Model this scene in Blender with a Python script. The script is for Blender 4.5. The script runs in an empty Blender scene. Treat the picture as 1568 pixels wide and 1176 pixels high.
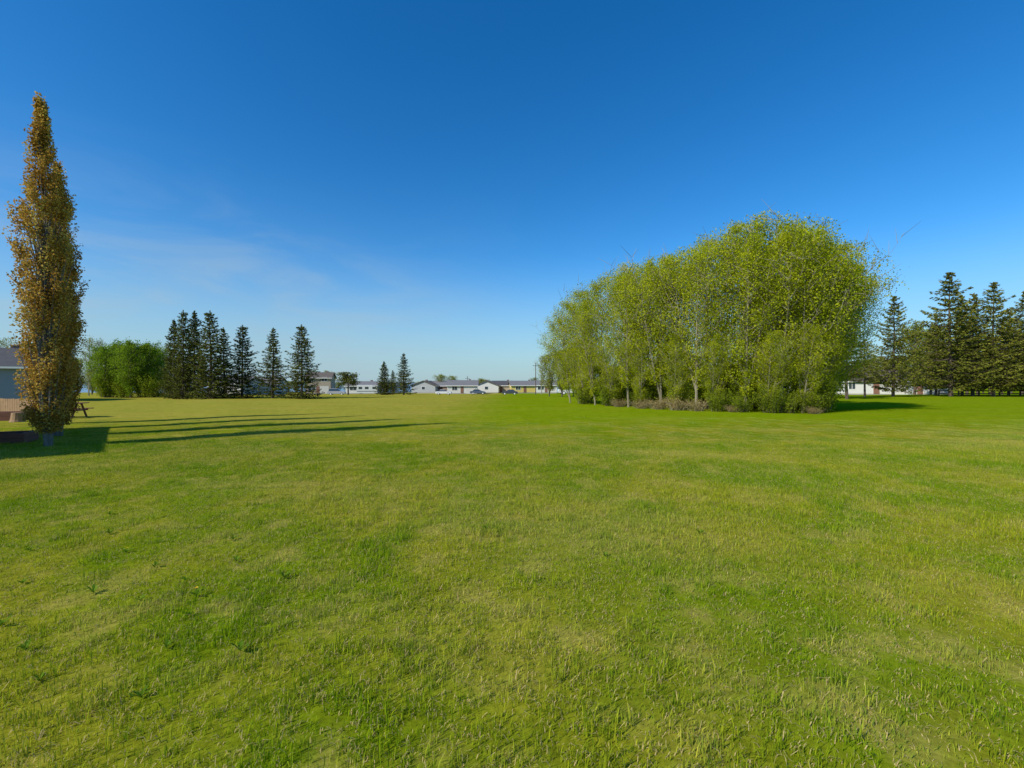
import bpy, math, random
import numpy as np
from mathutils import Vector, Matrix
R = np.random.default_rng(7); random.seed(7)
scene = bpy.context.scene
rad = math.radians
SUN_EL = 36.5; SHD = Vector((0.81, 0.59, 0)).normalized()

# ------------------------------------------------------------------ helpers
def sm(a, b, v):
    t = np.clip((np.asarray(v, float) - a) / (b - a), 0, 1)
    return t * t * (3 - 2 * t)
def terrain(x, y):
    x = np.asarray(x, float); y = np.asarray(y, float)
    tn = x / np.maximum(y, 1.)
    z = -1.3 * sm(65, 130, y) - (4.7 * sm(150, 320, y) + 4.0 * sm(320, 380, y)) * (1 - sm(.10, .22, tn))
    z = z + 0.035 * np.sin(x * .31 + 1.3) * np.sin(y * .23) + 0.02 * np.sin(x * .83 + y * .57)
    return z
def tz(x, y): return float(terrain(x, y))

def mesh_from(name, V, Q, mats, mi=None, tint=None, smooth=False):
    V = np.asarray(V, np.float32); Q = np.asarray(Q, np.int32)
    me = bpy.data.meshes.new(name)
    me.vertices.add(len(V)); me.vertices.foreach_set('co', V.ravel())
    me.loops.add(Q.size); me.loops.foreach_set('vertex_index', Q.ravel())
    me.polygons.add(len(Q))
    me.polygons.foreach_set('loop_start', np.arange(len(Q), dtype=np.int32) * 4)
    me.polygons.foreach_set('loop_total', np.full(len(Q), 4, np.int32))
    for m in mats: me.materials.append(m)
    if mi is not None: me.polygons.foreach_set('material_index', np.asarray(mi, np.int32))
    me.polygons.foreach_set('use_smooth', np.full(len(Q), smooth, bool))
    if tint is not None:
        a = me.attributes.new('tint', 'FLOAT', 'POINT'); a.data.foreach_set('value', np.asarray(tint, np.float32))
    me.update(calc_edges=True); me.validate()
    return me
def add_obj(name, me, loc=(0, 0, 0), rot=(0, 0, 0), scale=(1, 1, 1), parent=None):
    o = bpy.data.objects.new(name, me); scene.collection.objects.link(o)
    o.location = loc; o.rotation_euler = rot; o.scale = scale
    if parent: o.parent = parent
    return o

class Geo:
    def __init__(s): s.V = []; s.Q = []; s.M = []; s.T = []; s.n = 0
    def add(s, V, Q, m, t=0.5):
        V = np.asarray(V, float); Q = np.asarray(Q, int)
        s.V.append(V); s.Q.append(Q + s.n); s.M.append(np.full(len(Q), m))
        s.T.append(np.full(len(V), t) if np.isscalar(t) else t); s.n += len(V)
    def mesh(s, name, mats, smooth=False):
        return mesh_from(name, np.concatenate(s.V), np.concatenate(s.Q), mats, np.concatenate(s.M), np.concatenate(s.T), smooth)
def tube(g, pts, rads, sides=5, m=0):
    pts = np.asarray(pts, float); n = len(pts)
    d = np.gradient(pts, axis=0); d /= np.linalg.norm(d, axis=1)[:, None] + 1e-9
    ref = np.array([0, 0, 1.]) if abs(d[0, 2]) < .8 else np.array([1., 0, 0])
    u = np.cross(d, ref); u /= np.linalg.norm(u, axis=1)[:, None] + 1e-9
    v = np.cross(d, u)
    a = np.arange(sides) * 2 * np.pi / sides
    ring = u[:, None, :] * np.cos(a)[None, :, None] + v[:, None, :] * np.sin(a)[None, :, None]
    V = (pts[:, None, :] + ring * np.asarray(rads)[:, None, None]).reshape(-1, 3)
    Q = [[i * sides + j, i * sides + (j + 1) % sides, (i + 1) * sides + (j + 1) % sides, (i + 1) * sides + j] for i in range(n - 1) for j in range(sides)]
    g.add(V, Q, m, 0.5)
def leaves(g, C, size, tint, m=1, asp=.6, axis=None, flat=0.0):
    C = np.asarray(C, float); n = len(C)
    if axis is None: u = R.normal(size=(n, 3))
    else: u = axis + R.normal(size=(n, 3)) * .35
    u /= np.linalg.norm(u, axis=1)[:, None]
    w = R.normal(size=(n, 3)); w[:, 2] += flat
    v = np.cross(u, w); v /= np.linalg.norm(v, axis=1)[:, None] + 1e-9
    s = (size * R.uniform(.6, 1.3, n))[:, None] * .5
    V = np.stack([C - u * s, C + v * s * asp, C + u * s, C - v * s * asp], 1).reshape(-1, 3)
    g.add(V, np.arange(4 * n).reshape(-1, 4), m, np.repeat(tint, 4))
def tn_(rr, s, shape):
    return np.clip(rr.normal(0, 1, shape), -1.7, 1.7) * s

# ------------------------------------------------------------------ materials
def nm(name):
    m = bpy.data.materials.new(name); m.use_nodes = True
    nt = m.node_tree; nt.nodes.clear()
    return m, nt, nt.nodes.new('ShaderNodeOutputMaterial')
def N(nt, t, **k):
    n = nt.nodes.new(t)
    for a, b in k.items(): setattr(n, a, b)
    return n
def solid(name, col, rough=.7, var=.2, scale=3., bump=0., metal=0., siding=0., spec=.4):
    m, nt, out = nm(name); L = nt.links.new
    p = N(nt, 'ShaderNodeBsdfPrincipled'); p.inputs['Roughness'].default_value = rough; p.inputs['Metallic'].default_value = metal
    p.inputs['Specular IOR Level'].default_value = spec
    tc = N(nt, 'ShaderNodeTexCoord'); no = N(nt, 'ShaderNodeTexNoise'); no.inputs['Scale'].default_value = scale; no.inputs['Detail'].default_value = 5
    L(tc.outputs['Object'], no.inputs['Vector'])
    mr = N(nt, 'ShaderNodeMapRange'); mr.inputs['To Min'].default_value = 1 - var; mr.inputs['To Max'].default_value = 1 + var
    L(no.outputs['Fac'], mr.inputs['Value'])
    mx = N(nt, 'ShaderNodeVectorMath', operation='SCALE'); mx.inputs[0].default_value = col; L(mr.outputs[0], mx.inputs['Scale'])
    L(mx.outputs[0], p.inputs['Base Color'])
    if siding > 0:
        wv = N(nt, 'ShaderNodeTexWave', bands_direction='Z', wave_profile='SAW'); wv.inputs['Scale'].default_value = siding
        L(tc.outputs['Object'], wv.inputs['Vector'])
        b = N(nt, 'ShaderNodeBump'); b.inputs['Strength'].default_value = .3; b.inputs['Distance'].default_value = .015
        L(wv.outputs['Fac'], b.inputs['Height']); L(b.outputs[0], p.inputs['Normal'])
    elif bump > 0:
        b = N(nt, 'ShaderNodeBump'); b.inputs['Strength'].default_value = bump; b.inputs['Distance'].default_value = .03
        L(no.outputs['Fac'], b.inputs['Height']); L(b.outputs[0], p.inputs['Normal'])
    L(p.outputs[0], out.inputs[0]); return m
def leafmat(name, c0, c1, c2, transl=.35):
    m, nt, out = nm(name); L = nt.links.new
    at = N(nt, 'ShaderNodeAttribute', attribute_name='tint')
    oi = N(nt, 'ShaderNodeObjectInfo')
    ad = N(nt, 'ShaderNodeMath', operation='MULTIPLY_ADD'); L(oi.outputs['Random'], ad.inputs[0]); ad.inputs[1].default_value = .24
    sb = N(nt, 'ShaderNodeMath', operation='SUBTRACT'); L(at.outputs['Fac'], sb.inputs[0]); sb.inputs[1].default_value = .12
    L(sb.outputs[0], ad.inputs[2])
    cr = N(nt, 'ShaderNodeValToRGB'); e = cr.color_ramp.elements
    e[0].color = (*c0, 1); e[1].color = (*c2, 1); x = e.new(.5); x.color = (*c1, 1)
    L(ad.outputs[0], cr.inputs[0])
    d = N(nt, 'ShaderNodeBsdfDiffuse'); t = N(nt, 'ShaderNodeBsdfTranslucent')
    L(cr.outputs[0], d.inputs[0]); L(cr.outputs[0], t.inputs[0])
    m1 = N(nt, 'ShaderNodeMixShader'); m1.inputs[0].default_value = transl; L(d.outputs[0], m1.inputs[1]); L(t.outputs[0], m1.inputs[2])
    L(m1.outputs[0], out.inputs[0]); return m

# lawn colour group (world position driven)
grp = bpy.data.node_groups.new('lawn_colour', 'ShaderNodeTree')
grp.interface.new_socket('Color', in_out='OUTPUT', socket_type='NodeSocketColor')
go = grp.nodes.new('NodeGroupOutput')
def gN(t, **k): return N(grp, t, **k)
gl = grp.links.new
geo = gN('ShaderNodeNewGeometry'); sep = gN('ShaderNodeSeparateXYZ'); gl(geo.outputs['Position'], sep.inputs[0])
def gnoise(scale, det=3, stretch=None, dist=0.):
    n = gN('ShaderNodeTexNoise'); n.inputs['Scale'].default_value = scale; n.inputs['Detail'].default_value = det; n.inputs['Distortion'].default_value = dist
    if stretch:
        mp = gN('ShaderNodeMapping'); mp.inputs['Scale'].default_value = stretch; gl(geo.outputs['Position'], mp.inputs[0]); gl(mp.outputs[0], n.inputs['Vector'])
    else: gl(geo.outputs['Position'], n.inputs['Vector'])
    return n.outputs['Fac']
def gmr(v, a, b, c=0., d=1.):
    n = gN('ShaderNodeMapRange', interpolation_type='SMOOTHSTEP'); gl(v, n.inputs['Value'])
    for i, x in zip(('From Min', 'From Max', 'To Min', 'To Max'), (a, b, c, d)): n.inputs[i].default_value = x
    return n.outputs[0]
def gmix(f, a, b):
    n = gN('ShaderNodeMix', data_type='RGBA')
    if isinstance(f, float): n.inputs[0].default_value = f
    else: gl(f, n.inputs[0])
    for s, v in ((6, a), (7, b)):
        if isinstance(v, tuple): n.inputs[s].default_value = (*v, 1)
        else: gl(v, n.inputs[s])
    return n.outputs[2]
def gmul(a, b):
    n = gN('ShaderNodeMath', operation='MULTIPLY'); gl(a, n.inputs[0])
    if isinstance(b, float): n.inputs[1].default_value = b
    else: gl(b, n.inputs[1])
    return n.outputs[0]
GREEN = (0.16, 0.22, 0.006); OLIVE = (0.26, 0.258, 0.017); STRAW = (0.39, 0.32, 0.075); VIVID = (0.18, 0.27, 0.002)
c = gmix(gmr(gnoise(.55, 4, (1, .8, 1), .6), .36, .64), GREEN, OLIVE)
c = gmix(gmul(gmr(gnoise(1.9, 4), .49, .68), .5), c, STRAW)
c = gmix(gmul(gmr(gnoise(.16, 2, (.6, 1.6, 1), .3), .48, .66), .40), c, STRAW)
yl = gmul(gmr(sep.outputs[1], 16, 24), gmr(sep.outputs[0], 2, -7))
c = gmix(gmul(yl, .65), c, (0.36, 0.32, 0.05))
wob = gN('ShaderNodeMath', operation='MULTIPLY_ADD'); gl(gnoise(.09, 2), wob.inputs[0]); wob.inputs[1].default_value = 9.; gl(sep.outputs[1], wob.inputs[2])
vv = gmul(gmr(wob.outputs[0], 19, 29), gmr(sep.outputs[0], -6, 1))
c = gmix(gmul(vv, .8), c, VIVID)
gl(c, go.inputs[0])

def lawn_ground():
    m, nt, out = nm('lawn'); L = nt.links.new
    g = N(nt, 'ShaderNodeGroup'); g.node_tree = grp
    ge = N(nt, 'ShaderNodeNewGeometry')
    n1 = N(nt, 'ShaderNodeTexNoise'); n1.inputs['Scale'].default_value = 22; n1.inputs['Detail'].default_value = 8; n1.inputs['Roughness'].default_value = .7
    L(ge.outputs['Position'], n1.inputs['Vector'])
    n2 = N(nt, 'ShaderNodeTexNoise'); n2.inputs['Scale'].default_value = 2; n2.inputs['Detail'].default_value = 6; n2.inputs['Roughness'].default_value = .75
    L(ge.outputs['Position'], n2.inputs['Vector'])
    mr = N(nt, 'ShaderNodeMapRange'); mr.inputs['From Min'].default_value = .3; mr.inputs['From Max'].default_value = .7; mr.inputs['To Min'].default_value = .6; mr.inputs['To Max'].default_value = 1.15
    L(n1.outputs['Fac'], mr.inputs['Value'])
    mr2 = N(nt, 'ShaderNodeMapRange'); mr2.inputs['From Min'].default_value = .3; mr2.inputs['From Max'].default_value = .7; mr2.inputs['To Min'].default_value = .8; mr2.inputs['To Max'].default_value = 1.2
    L(n2.outputs['Fac'], mr2.inputs['Value'])
    mu = N(nt, 'ShaderNodeMath', operation='MULTIPLY'); L(mr.outputs[0], mu.inputs[0]); L(mr2.outputs[0], mu.inputs[1])
    sc = N(nt, 'ShaderNodeVectorMath', operation='SCALE'); L(g.outputs[0], sc.inputs[0]); L(mu.outputs[0], sc.inputs['Scale'])
    d = N(nt, 'ShaderNodeBsdfDiffuse'); L(sc.outputs[0], d.inputs[0])
    b = N(nt, 'ShaderNodeBump'); b.inputs['Strength'].default_value = .35; b.inputs['Distance'].default_value = .03
    L(n1.outputs['Fac'], b.inputs['Height']); L(b.outputs[0], d.inputs['Normal'])
    L(d.outputs[0], out.inputs[0]); return m
def blade_mat():
    m, nt, out = nm('grass_blade'); L = nt.links.new
    g = N(nt, 'ShaderNodeGroup'); g.node_tree = grp
    at = N(nt, 'ShaderNodeAttribute', attribute_name='tint')
    cr = N(nt, 'ShaderNodeValToRGB'); e = cr.color_ramp.elements
    e[0].color = (.66, 1.0, .8, 1); e[1].color = (2.25, 2.2, 1.9, 1)
    L(at.outputs['Fac'], cr.inputs[0])
    mx = N(nt, 'ShaderNodeMix', data_type='RGBA', blend_type='MULTIPLY'); mx.inputs[0].default_value = 1
    L(g.outputs[0], mx.inputs[6]); L(cr.outputs[0], mx.inputs[7])
    dry = N(nt, 'ShaderNodeMath', operation='GREATER_THAN'); L(at.outputs['Fac'], dry.inputs[0]); dry.inputs[1].default_value = .9
    m3 = N(nt, 'ShaderNodeMix', data_type='RGBA'); L(dry.outputs[0], m3.inputs[0]); L(mx.outputs[2], m3.inputs[6]); m3.inputs[7].default_value = (.60, .48, .21, 1)
    d = N(nt, 'ShaderNodeBsdfDiffuse'); t = N(nt, 'ShaderNodeBsdfTranslucent'); L(m3.outputs[2], d.inputs[0]); L(m3.outputs[2], t.inputs[0])
    m1 = N(nt, 'ShaderNodeMixShader'); m1.inputs[0].default_value = .4; L(d.outputs[0], m1.inputs[1]); L(t.outputs[0], m1.inputs[2])
    L(m1.outputs[0], out.inputs[0]); return m
M_lawn = lawn_ground(); M_blade = blade_mat()
M_bark = solid('bark_pale', (.24, .215, .145), .9, .35, 6, .5)
M_barkd = solid('bark_dark', (.10, .075, .055), .9, .35, 6, .5)
M_barkw = solid('bark_poplar', (.17, .16, .135), .85, .6, 9, .5)
M_aspen = leafmat('aspen_leaves', (.19, .25, .010), (.42, .47, .018), (.61, .62, .035), .48)
M_birch = leafmat('round_tree_leaves', (.09, .17, .010), (.19, .30, .018), (.31, .42, .03), .4)
M_olive = leafmat('olive_leaves', (.14, .17, .02), (.25, .28, .03), (.36, .38, .05), .35)
M_bronze = leafmat('poplar_leaves', (.18, .11, .02), (.48, .28, .05), (.62, .48, .11), .35)
M_spruce = leafmat('spruce_needles', (.045, .055, .010), (.10, .115, .020), (.20, .21, .038), .2)
M_pine = leafmat('olive_needles', (.07, .08, .012), (.16, .17, .025), (.29, .29, .045), .22)
M_brush = leafmat('dry_brush', (.18, .13, .05), (.32, .24, .10), (.42, .34, .14), .25)
M_shrub = leafmat('shrub_leaves', (.09, .13, .01), (.20, .26, .015), (.32, .38, .03), .4)

# ------------------------------------------------------------------ world / sun / camera
w = bpy.data.worlds.new('World'); scene.world = w; w.use_nodes = True
nt = w.node_tree; nt.nodes.clear(); L = nt.links.new
out = N(nt, 'ShaderNodeOutputWorld'); bg = N(nt, 'ShaderNodeBackground'); bg.inputs['Strength'].default_value = .15
sky = N(nt, 'ShaderNodeTexSky', sky_type='NISHITA'); sky.sun_disc = False
sky.sun_elevation = rad(SUN_EL); sky.sun_rotation = math.atan2(-SHD.x, -SHD.y) % (2 * math.pi)
sky.altitude = 300; sky.air_density = 1.0; sky.dust_density = .4; sky.ozone_density = 2.5
hs = N(nt, 'ShaderNodeHueSaturation'); hs.inputs['Saturation'].default_value = 1.39; hs.inputs['Value'].default_value = 1.0
L(sky.outputs[0], hs.inputs['Color'])
tm = N(nt, 'ShaderNodeMix', data_type='RGBA', blend_type='MULTIPLY'); tm.inputs[0].default_value = 1; L(hs.outputs[0], tm.inputs[6]); tm.inputs[7].default_value = (.76, 1.0, 1.10, 1)
tc = N(nt, 'ShaderNodeTexCoord'); sp = N(nt, 'ShaderNodeSeparateXYZ'); L(tc.outputs['Generated'], sp.inputs[0])
def wmr(src, a, b, c0=0., c1=1.):
    k = N(nt, 'ShaderNodeMapRange', interpolation_type='SMOOTHSTEP'); L(src, k.inputs['Value'])
    for i, x in zip(('From Min', 'From Max', 'To Min', 'To Max'), (a, b, c0, c1)): k.inputs[i].default_value = x
    return k.outputs[0]
def wmul(a, b):
    k = N(nt, 'ShaderNodeMath', operation='MULTIPLY'); L(a, k.inputs[0]); L(b, k.inputs[1]); return k.outputs[0]
hz_ = N(nt, 'ShaderNodeMix', data_type='RGBA'); L(wmr(sp.outputs[2], .28, -.03, 0, .85), hz_.inputs[0]); L(tm.outputs[2], hz_.inputs[6]); hz_.inputs[7].default_value = (2.25, 3.3, 4.05, 1)
mp = N(nt, 'ShaderNodeMapping'); mp.inputs['Scale'].default_value = (1.3, 1.3, 5.5); mp.inputs['Rotation'].default_value = (0, rad(10), 0)
L(tc.outputs['Generated'], mp.inputs[0])
cn = N(nt, 'ShaderNodeTexNoise'); cn.inputs['Scale'].default_value = 1.9; cn.inputs['Detail'].default_value = 8; cn.inputs['Roughness'].default_value = .56; cn.inputs['Distortion'].default_value = .6
L(mp.outputs[0], cn.inputs['Vector'])
cf = wmul(wmul(wmr(sp.outputs[0], .12, -.55), wmr(sp.outputs[2], .42, .12)), wmr(cn.outputs['Fac'], .40, .68, .10, .55))
mx = N(nt, 'ShaderNodeMix', data_type='RGBA'); L(cf, mx.inputs[0]); L(hz_.outputs[2], mx.inputs[6]); mx.inputs[7].default_value = (2.6, 3.5, 4.2, 1)
L(mx.outputs[2], bg.inputs[0]); L(bg.outputs[0], out.inputs[0])

sl = bpy.data.lights.new('sun', 'SUN'); sl.energy = 5.0; sl.angle = rad(.5); sl.color = (1, .93, .80)
so = bpy.data.objects.new('sun', sl); scene.collection.objects.link(so)
ce = math.cos(rad(SUN_EL)); dirv = Vector((SHD.x * ce, SHD.y * ce, -math.sin(rad(SUN_EL))))
so.rotation_euler = dirv.to_track_quat('-Z', 'Y').to_euler(); so.location = (-40, -30, 40)
cd = bpy.data.cameras.new('camera'); cd.lens = 16; cd.sensor_width = 36; cd.clip_end = 30000; cd.clip_start = .05
co = bpy.data.objects.new('camera', cd); scene.collection.objects.link(co); co.location = (0, 0, 1.7); co.rotation_euler = (rad(90), 0, 0)
scene.camera = co
scene.view_settings.view_transform = 'Standard'; scene.view_settings.look = 'None'; scene.view_settings.exposure = 0

# ------------------------------------------------------------------ ground, lake, far shore
def axis(lims):
    return np.concatenate([np.arange(a, b, s) for a, b, s in lims])
ys = axis([(-3000, -100, 400), (-100, -10, 15), (-10, 60, 1.), (60, 400, 5), (400, 2000, 200), (2000, 9001, 1000)])
xp = axis([(0, 50, 1.), (50, 200, 6), (200, 1000, 100), (1000, 9001, 1000)]); xs = np.concatenate([-xp[:0:-1], xp])
XX, YY = np.meshgrid(xs, ys); ZZ = terrain(XX, YY)
nx, ny = len(xs), len(ys); idx = np.arange(nx * ny).reshape(ny, nx)
Q = np.stack([idx[:-1, :-1], idx[:-1, 1:], idx[1:, 1:], idx[1:, :-1]], -1).reshape(-1, 4)
add_obj('ground', mesh_from('ground', np.stack([XX, YY, ZZ], -1).reshape(-1, 3), Q, [M_lawn], smooth=True))
M_water = solid('lake_water', (.20, .30, .38), .35, .12, .01, .15)
add_obj('lake', mesh_from('lake', [(-8000, 300, -6), (8000, 300, -6), (8000, 8500, -6), (-8000, 8500, -6)], [[0, 1, 2, 3]], [M_water]))
g = Geo(); n = 160; hx = np.linspace(-8500, 8500, n)
hh = 24 + 9 * np.sin(hx * .0011) + 5 * np.sin(hx * .0037 + 1) + R.uniform(0, 3, n)
V = np.concatenate([np.stack([hx, np.full(n, 4800.), np.full(n, -7.)], 1), np.stack([hx, np.full(n, 5000.), hh - 2], 1), np.stack([hx, np.full(n, 6500.), hh * 1.1], 1)])
Q = [[r * n + i, r * n + i + 1, (r + 1) * n + i + 1, (r + 1) * n + i] for r in range(2) for i in range(n - 1)]
g.add(V, Q, 0)
add_obj('distant_hills', g.mesh('distant_hills', [solid('far_shore_haze_tint', (.10, .155, .20), 1, .15, .01)]))  # no haze in the air; its bluish cast is painted into the hill colour

# ------------------------------------------------------------------ trees
def broad(name, seed, H, spread, base, nb, leaf_n, leaf_s, mats, prof='vase', trunk_r=.11, fork=True, sig=.22, elev=(40, 68), clump=.5):
    rr = np.random.default_rng(seed); g = Geo()
    n = 9; t = np.linspace(0, 1, n)
    off = np.cumsum(rr.normal(0, .05 * H / 10, (n, 2)), 0) * t[:, None]
    tr = np.column_stack([off, t * H * .94]); tube(g, tr, trunk_r * (1 - t * .88), 6)
    stems = [(tr, 0.)]
    if fork:
        for k in range(rr.integers(1, 3)):
            t0 = rr.uniform(.03, .3); p0 = np.array([np.interp(t0, t, tr[:, i]) for i in range(3)])
            az = rr.uniform(0, 6.28); q = np.linspace(0, 1, 7); Ls = H * (.86 - t0)
            out_ = spread * .45 * np.sin(q * 1.4)
            st = p0 + np.column_stack([np.cos(az) * out_, np.sin(az) * out_, q * Ls]) + rr.normal(0, .05, (7, 3)) * q[:, None]
            tube(g, st, trunk_r * .65 * (1 - q * .85), 5); stems.append((st, t0))
    cents = []; tints = []; per = max(4, int(leaf_n / (nb * len(stems) ** .5 * 6)))
    for st, t0 in stems:
        nbs = nb if t0 == 0 else int(nb * .6)
        for b in range(nbs):
            zt = base + (1 - base) * ((b + rr.uniform(0, 1)) / nbs)
            hh_ = zt * H * .94
            if hh_ < st[0, 2] or hh_ > st[-1, 2] + .1: continue
            p0 = np.array([np.interp(hh_, st[:, 2], st[:, i]) for i in range(3)])
            if prof == 'vase': pr = .32 + .85 * math.sin(min(1, (zt - base) / (1 - base) * .97 + .02) * math.pi)
            elif prof == 'round': pr = max(.2, math.sin(math.pi * (0.12 + .8 * (zt - base) / (1 - base))))
            else: pr = 1.
            Lb = spread * pr * rr.uniform(.55, 1.1); az = b * 2.4 + rr.normal(0, .4); el = rad(rr.uniform(*elev))
            if prof == 'vase': Lb = min(Lb, (H - hh_) * 1.15 + .5)
            q = np.linspace(0, 1, 5); hor = Lb * q * math.cos(el) * (1.15 - .25 * q); ver = Lb * (q * math.sin(el)) * (.7 + .3 * q)
            br = p0 + np.column_stack([np.cos(az) * hor, np.sin(az) * hor, ver]) + rr.normal(0, .04 * Lb, (5, 3)) * q[:, None]
            br[:, 2] = np.minimum(br[:, 2], H * .99 + rr.normal(0, .1))
            tube(g, br, trunk_r * .28 * (1 - q * .8) * (1.1 - .5 * zt), 4)
            for s in range(6):
                u = rr.uniform(.2, 1); ps = np.array([np.interp(u, q, br[:, i]) for i in range(3)])
                dv = rr.normal(size=3); dv[2] = abs(dv[2]) * .8 + .2; dv /= np.linalg.norm(dv); ls = Lb * rr.uniform(.2, .38)
                tw = ps + dv * ls * np.linspace(0, 1, 3)[:, None]; tube(g, tw, [.014, .010, .005], 3)
                k = int(per * rr.uniform(.3, 1.7)) + 1
                cc = ps + dv * ls * rr.uniform(.05, 1.05, k)[:, None] + tn_(rr, sig * (.4 + Lb * .25), (k, 3))
                cents.append(cc); ct = rr.uniform(.0, 1)
                tints.append(np.clip(.5 + (ct - .5) * clump + rr.normal(0, .13, k), 0, 1))
    C = np.concatenate(cents); TT = np.concatenate(tints); C[:, 2] = np.maximum(C[:, 2], .15)
    kk = C[:, 2] < H * 1.05
    if prof == 'vase':
        env = spread * 1.15 * np.sqrt(np.clip(1 - ((C[:, 2] / H - .5) / .545) ** 2, 0, 1))
        kk &= np.hypot(C[:, 0], C[:, 1]) < env * rr.uniform(.92, 1.12, len(C))
    leaves(g, C[kk], leaf_s, TT[kk], 1, .7)
    return g.mesh(name, mats)

def spruce(name, seed, H, rad_, mats, base=.05, dens=1., gap=.0, droop=.18, pw=.85):
    rr = np.random.default_rng(seed); g = Geo()
    t = np.linspace(0, 1, 6); tube(g, np.column_stack([rr.normal(0, .03, 6), rr.normal(0, .03, 6), t * H]), .016 * H * (1 - t * .95), 6)
    C = []; A = []; T = []
    z = base * H
    while z < H * .985:
        f = (z / H - base) / (1 - base); Rr = rad_ * ((1 - f) ** pw) * (.85 + .15 * min(1, f * 8)) * rr.uniform(.8, 1.12) + .08
        nb = max(4, int((9 + 5 * (1 - f)) * (1 - gap)))
        a0 = rr.uniform(0, 6.28)
        for b in range(nb):
            az = a0 + b * 6.283 / nb + rr.normal(0, .2); Lb = Rr * rr.uniform(.5, 1.14)
            zz = z + rr.normal(0, .07)
            q = np.linspace(0, 1, 5)
            up = Lb * (.28 * f * q * 1.6 - droop * np.sin(q * 2.4) * (1 - f) + .1 * q ** 3)
            br = np.column_stack([np.cos(az) * Lb * q, np.sin(az) * Lb * q, zz + up])
            tube(g, br[[0, 2, 4]], [.025, .015, .005], 3)
            k = int((6 + 36 * Lb / 2.) * dens); u = rr.uniform(.12, 1.02, k) ** .8
            P = np.column_stack([np.interp(u, q, br[:, i]) for i in range(3)])
            side = np.array([-math.sin(az), math.cos(az), 0]); sw = rr.uniform(-1, 1, k) * .30 * (1.05 - u * .7) * min(Lb, 1.8)
            P = P + side * sw[:, None]; P[:, 2] -= np.abs(rr.normal(0, .08, k)) + np.abs(sw) * .25
            C.append(P); ax = np.column_stack([np.cos(az) + side[0] * np.sign(sw) * .8, np.sin(az) + side[1] * np.sign(sw) * .8, np.full(k, -.25)]); A.append(ax)
            ct = rr.uniform(0, 1); T.append(np.clip(.2 + .35 * u + (ct - .5) * .5 + rr.normal(0, .1, k), 0, 1))
        z += H * .028 * rr.uniform(.8, 1.3) * (1 + gap)
    C.append(np.column_stack([rr.normal(0, .03, 20), rr.normal(0, .03, 20), H - rr.uniform(0, .5, 20)])); A.append(np.tile([0, 0, 1.], (20, 1))); T.append(np.full(20, .6))
    leaves(g, np.concatenate(C), .023 * H, np.concatenate(T), 1, .42, axis=np.concatenate(A))
    return g.mesh(name, mats)

SP = [spruce('spruce_mesh%d' % i, 20 + i, 10, r, [M_barkd, M_pine if i > 2 else M_spruce], base=b, gap=gp, droop=d, pw=p, dens=dn) for i, (r, b, gp, d, p, dn) in enumerate([(2.3, .05, 0, .2, .72, 1), (2.1, .07, .15, .15, .8, 1), (2.5, .04, .1, .25, .68, 1), (3.0, .11, .18, .18, .68, 1.15), (2.9, .13, .22, .14, .64, 1.1), (2.8, .28, .28, .06, .6, 1.05)])]
def put_spruce(x, y, H, v=0, wd=1., name='spruce_tree'):
    s = H / 10; add_obj(name, SP[v], (x, y, tz(x, y) - .05), (rad(random.uniform(-1, 1)), 0, random.uniform(0, 6.28)), (s * wd, s * wd, s))
def T(t, d): return t * d
for t, d, H, v, wd in [(-.742, 55, 9.6, 0, .85), (-.722, 53, 10.4, 2, .8), (-.698, 55, 10.6, 0, .9), (-.662, 52, 10.1, 2, 1.1), (-.632, 56, 8.7, 1, 1.2),
                      (-.592, 54, 8.8, 2, 1.15), (-.525, 54, 8.4, 1, 1.3), (-.4606, 53, 8.7, 2, 1.2),
                      (-.281, 78, 5.8, 0, 1.3), (-.262, 84, 4.6, 1, 1.4), (-.238, 78, 7.2, 1, 1.5),
                      (.838, 62, 13.8, 3, .9), (.965, 62, 17.0, 3, 1.0), (.988, 68, 15.0, 4, .8), (1.012, 63, 14.2, 4, .95), (.932, 68, 12.0, 4, .9), (1.058, 62, 15.6, 3, .95), (1.092, 68, 13.0, 4, .95),
                      (1.13, 62, 14.4, 3, 1.), (1.19, 60, 15, 4, 1.), (1.26, 58, 13, 3, 1.)]:
    put_spruce(T(t, d), d, H, v, wd)
for t, d, H, wd in [(.735, 52, 9.8, 1.15), (.70, 56, 8.4, 1.1), (.775, 60, 7.6, 1.2)]:
    put_spruce(T(t, d), d, H, 5, wd, 'pine_tree')

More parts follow.
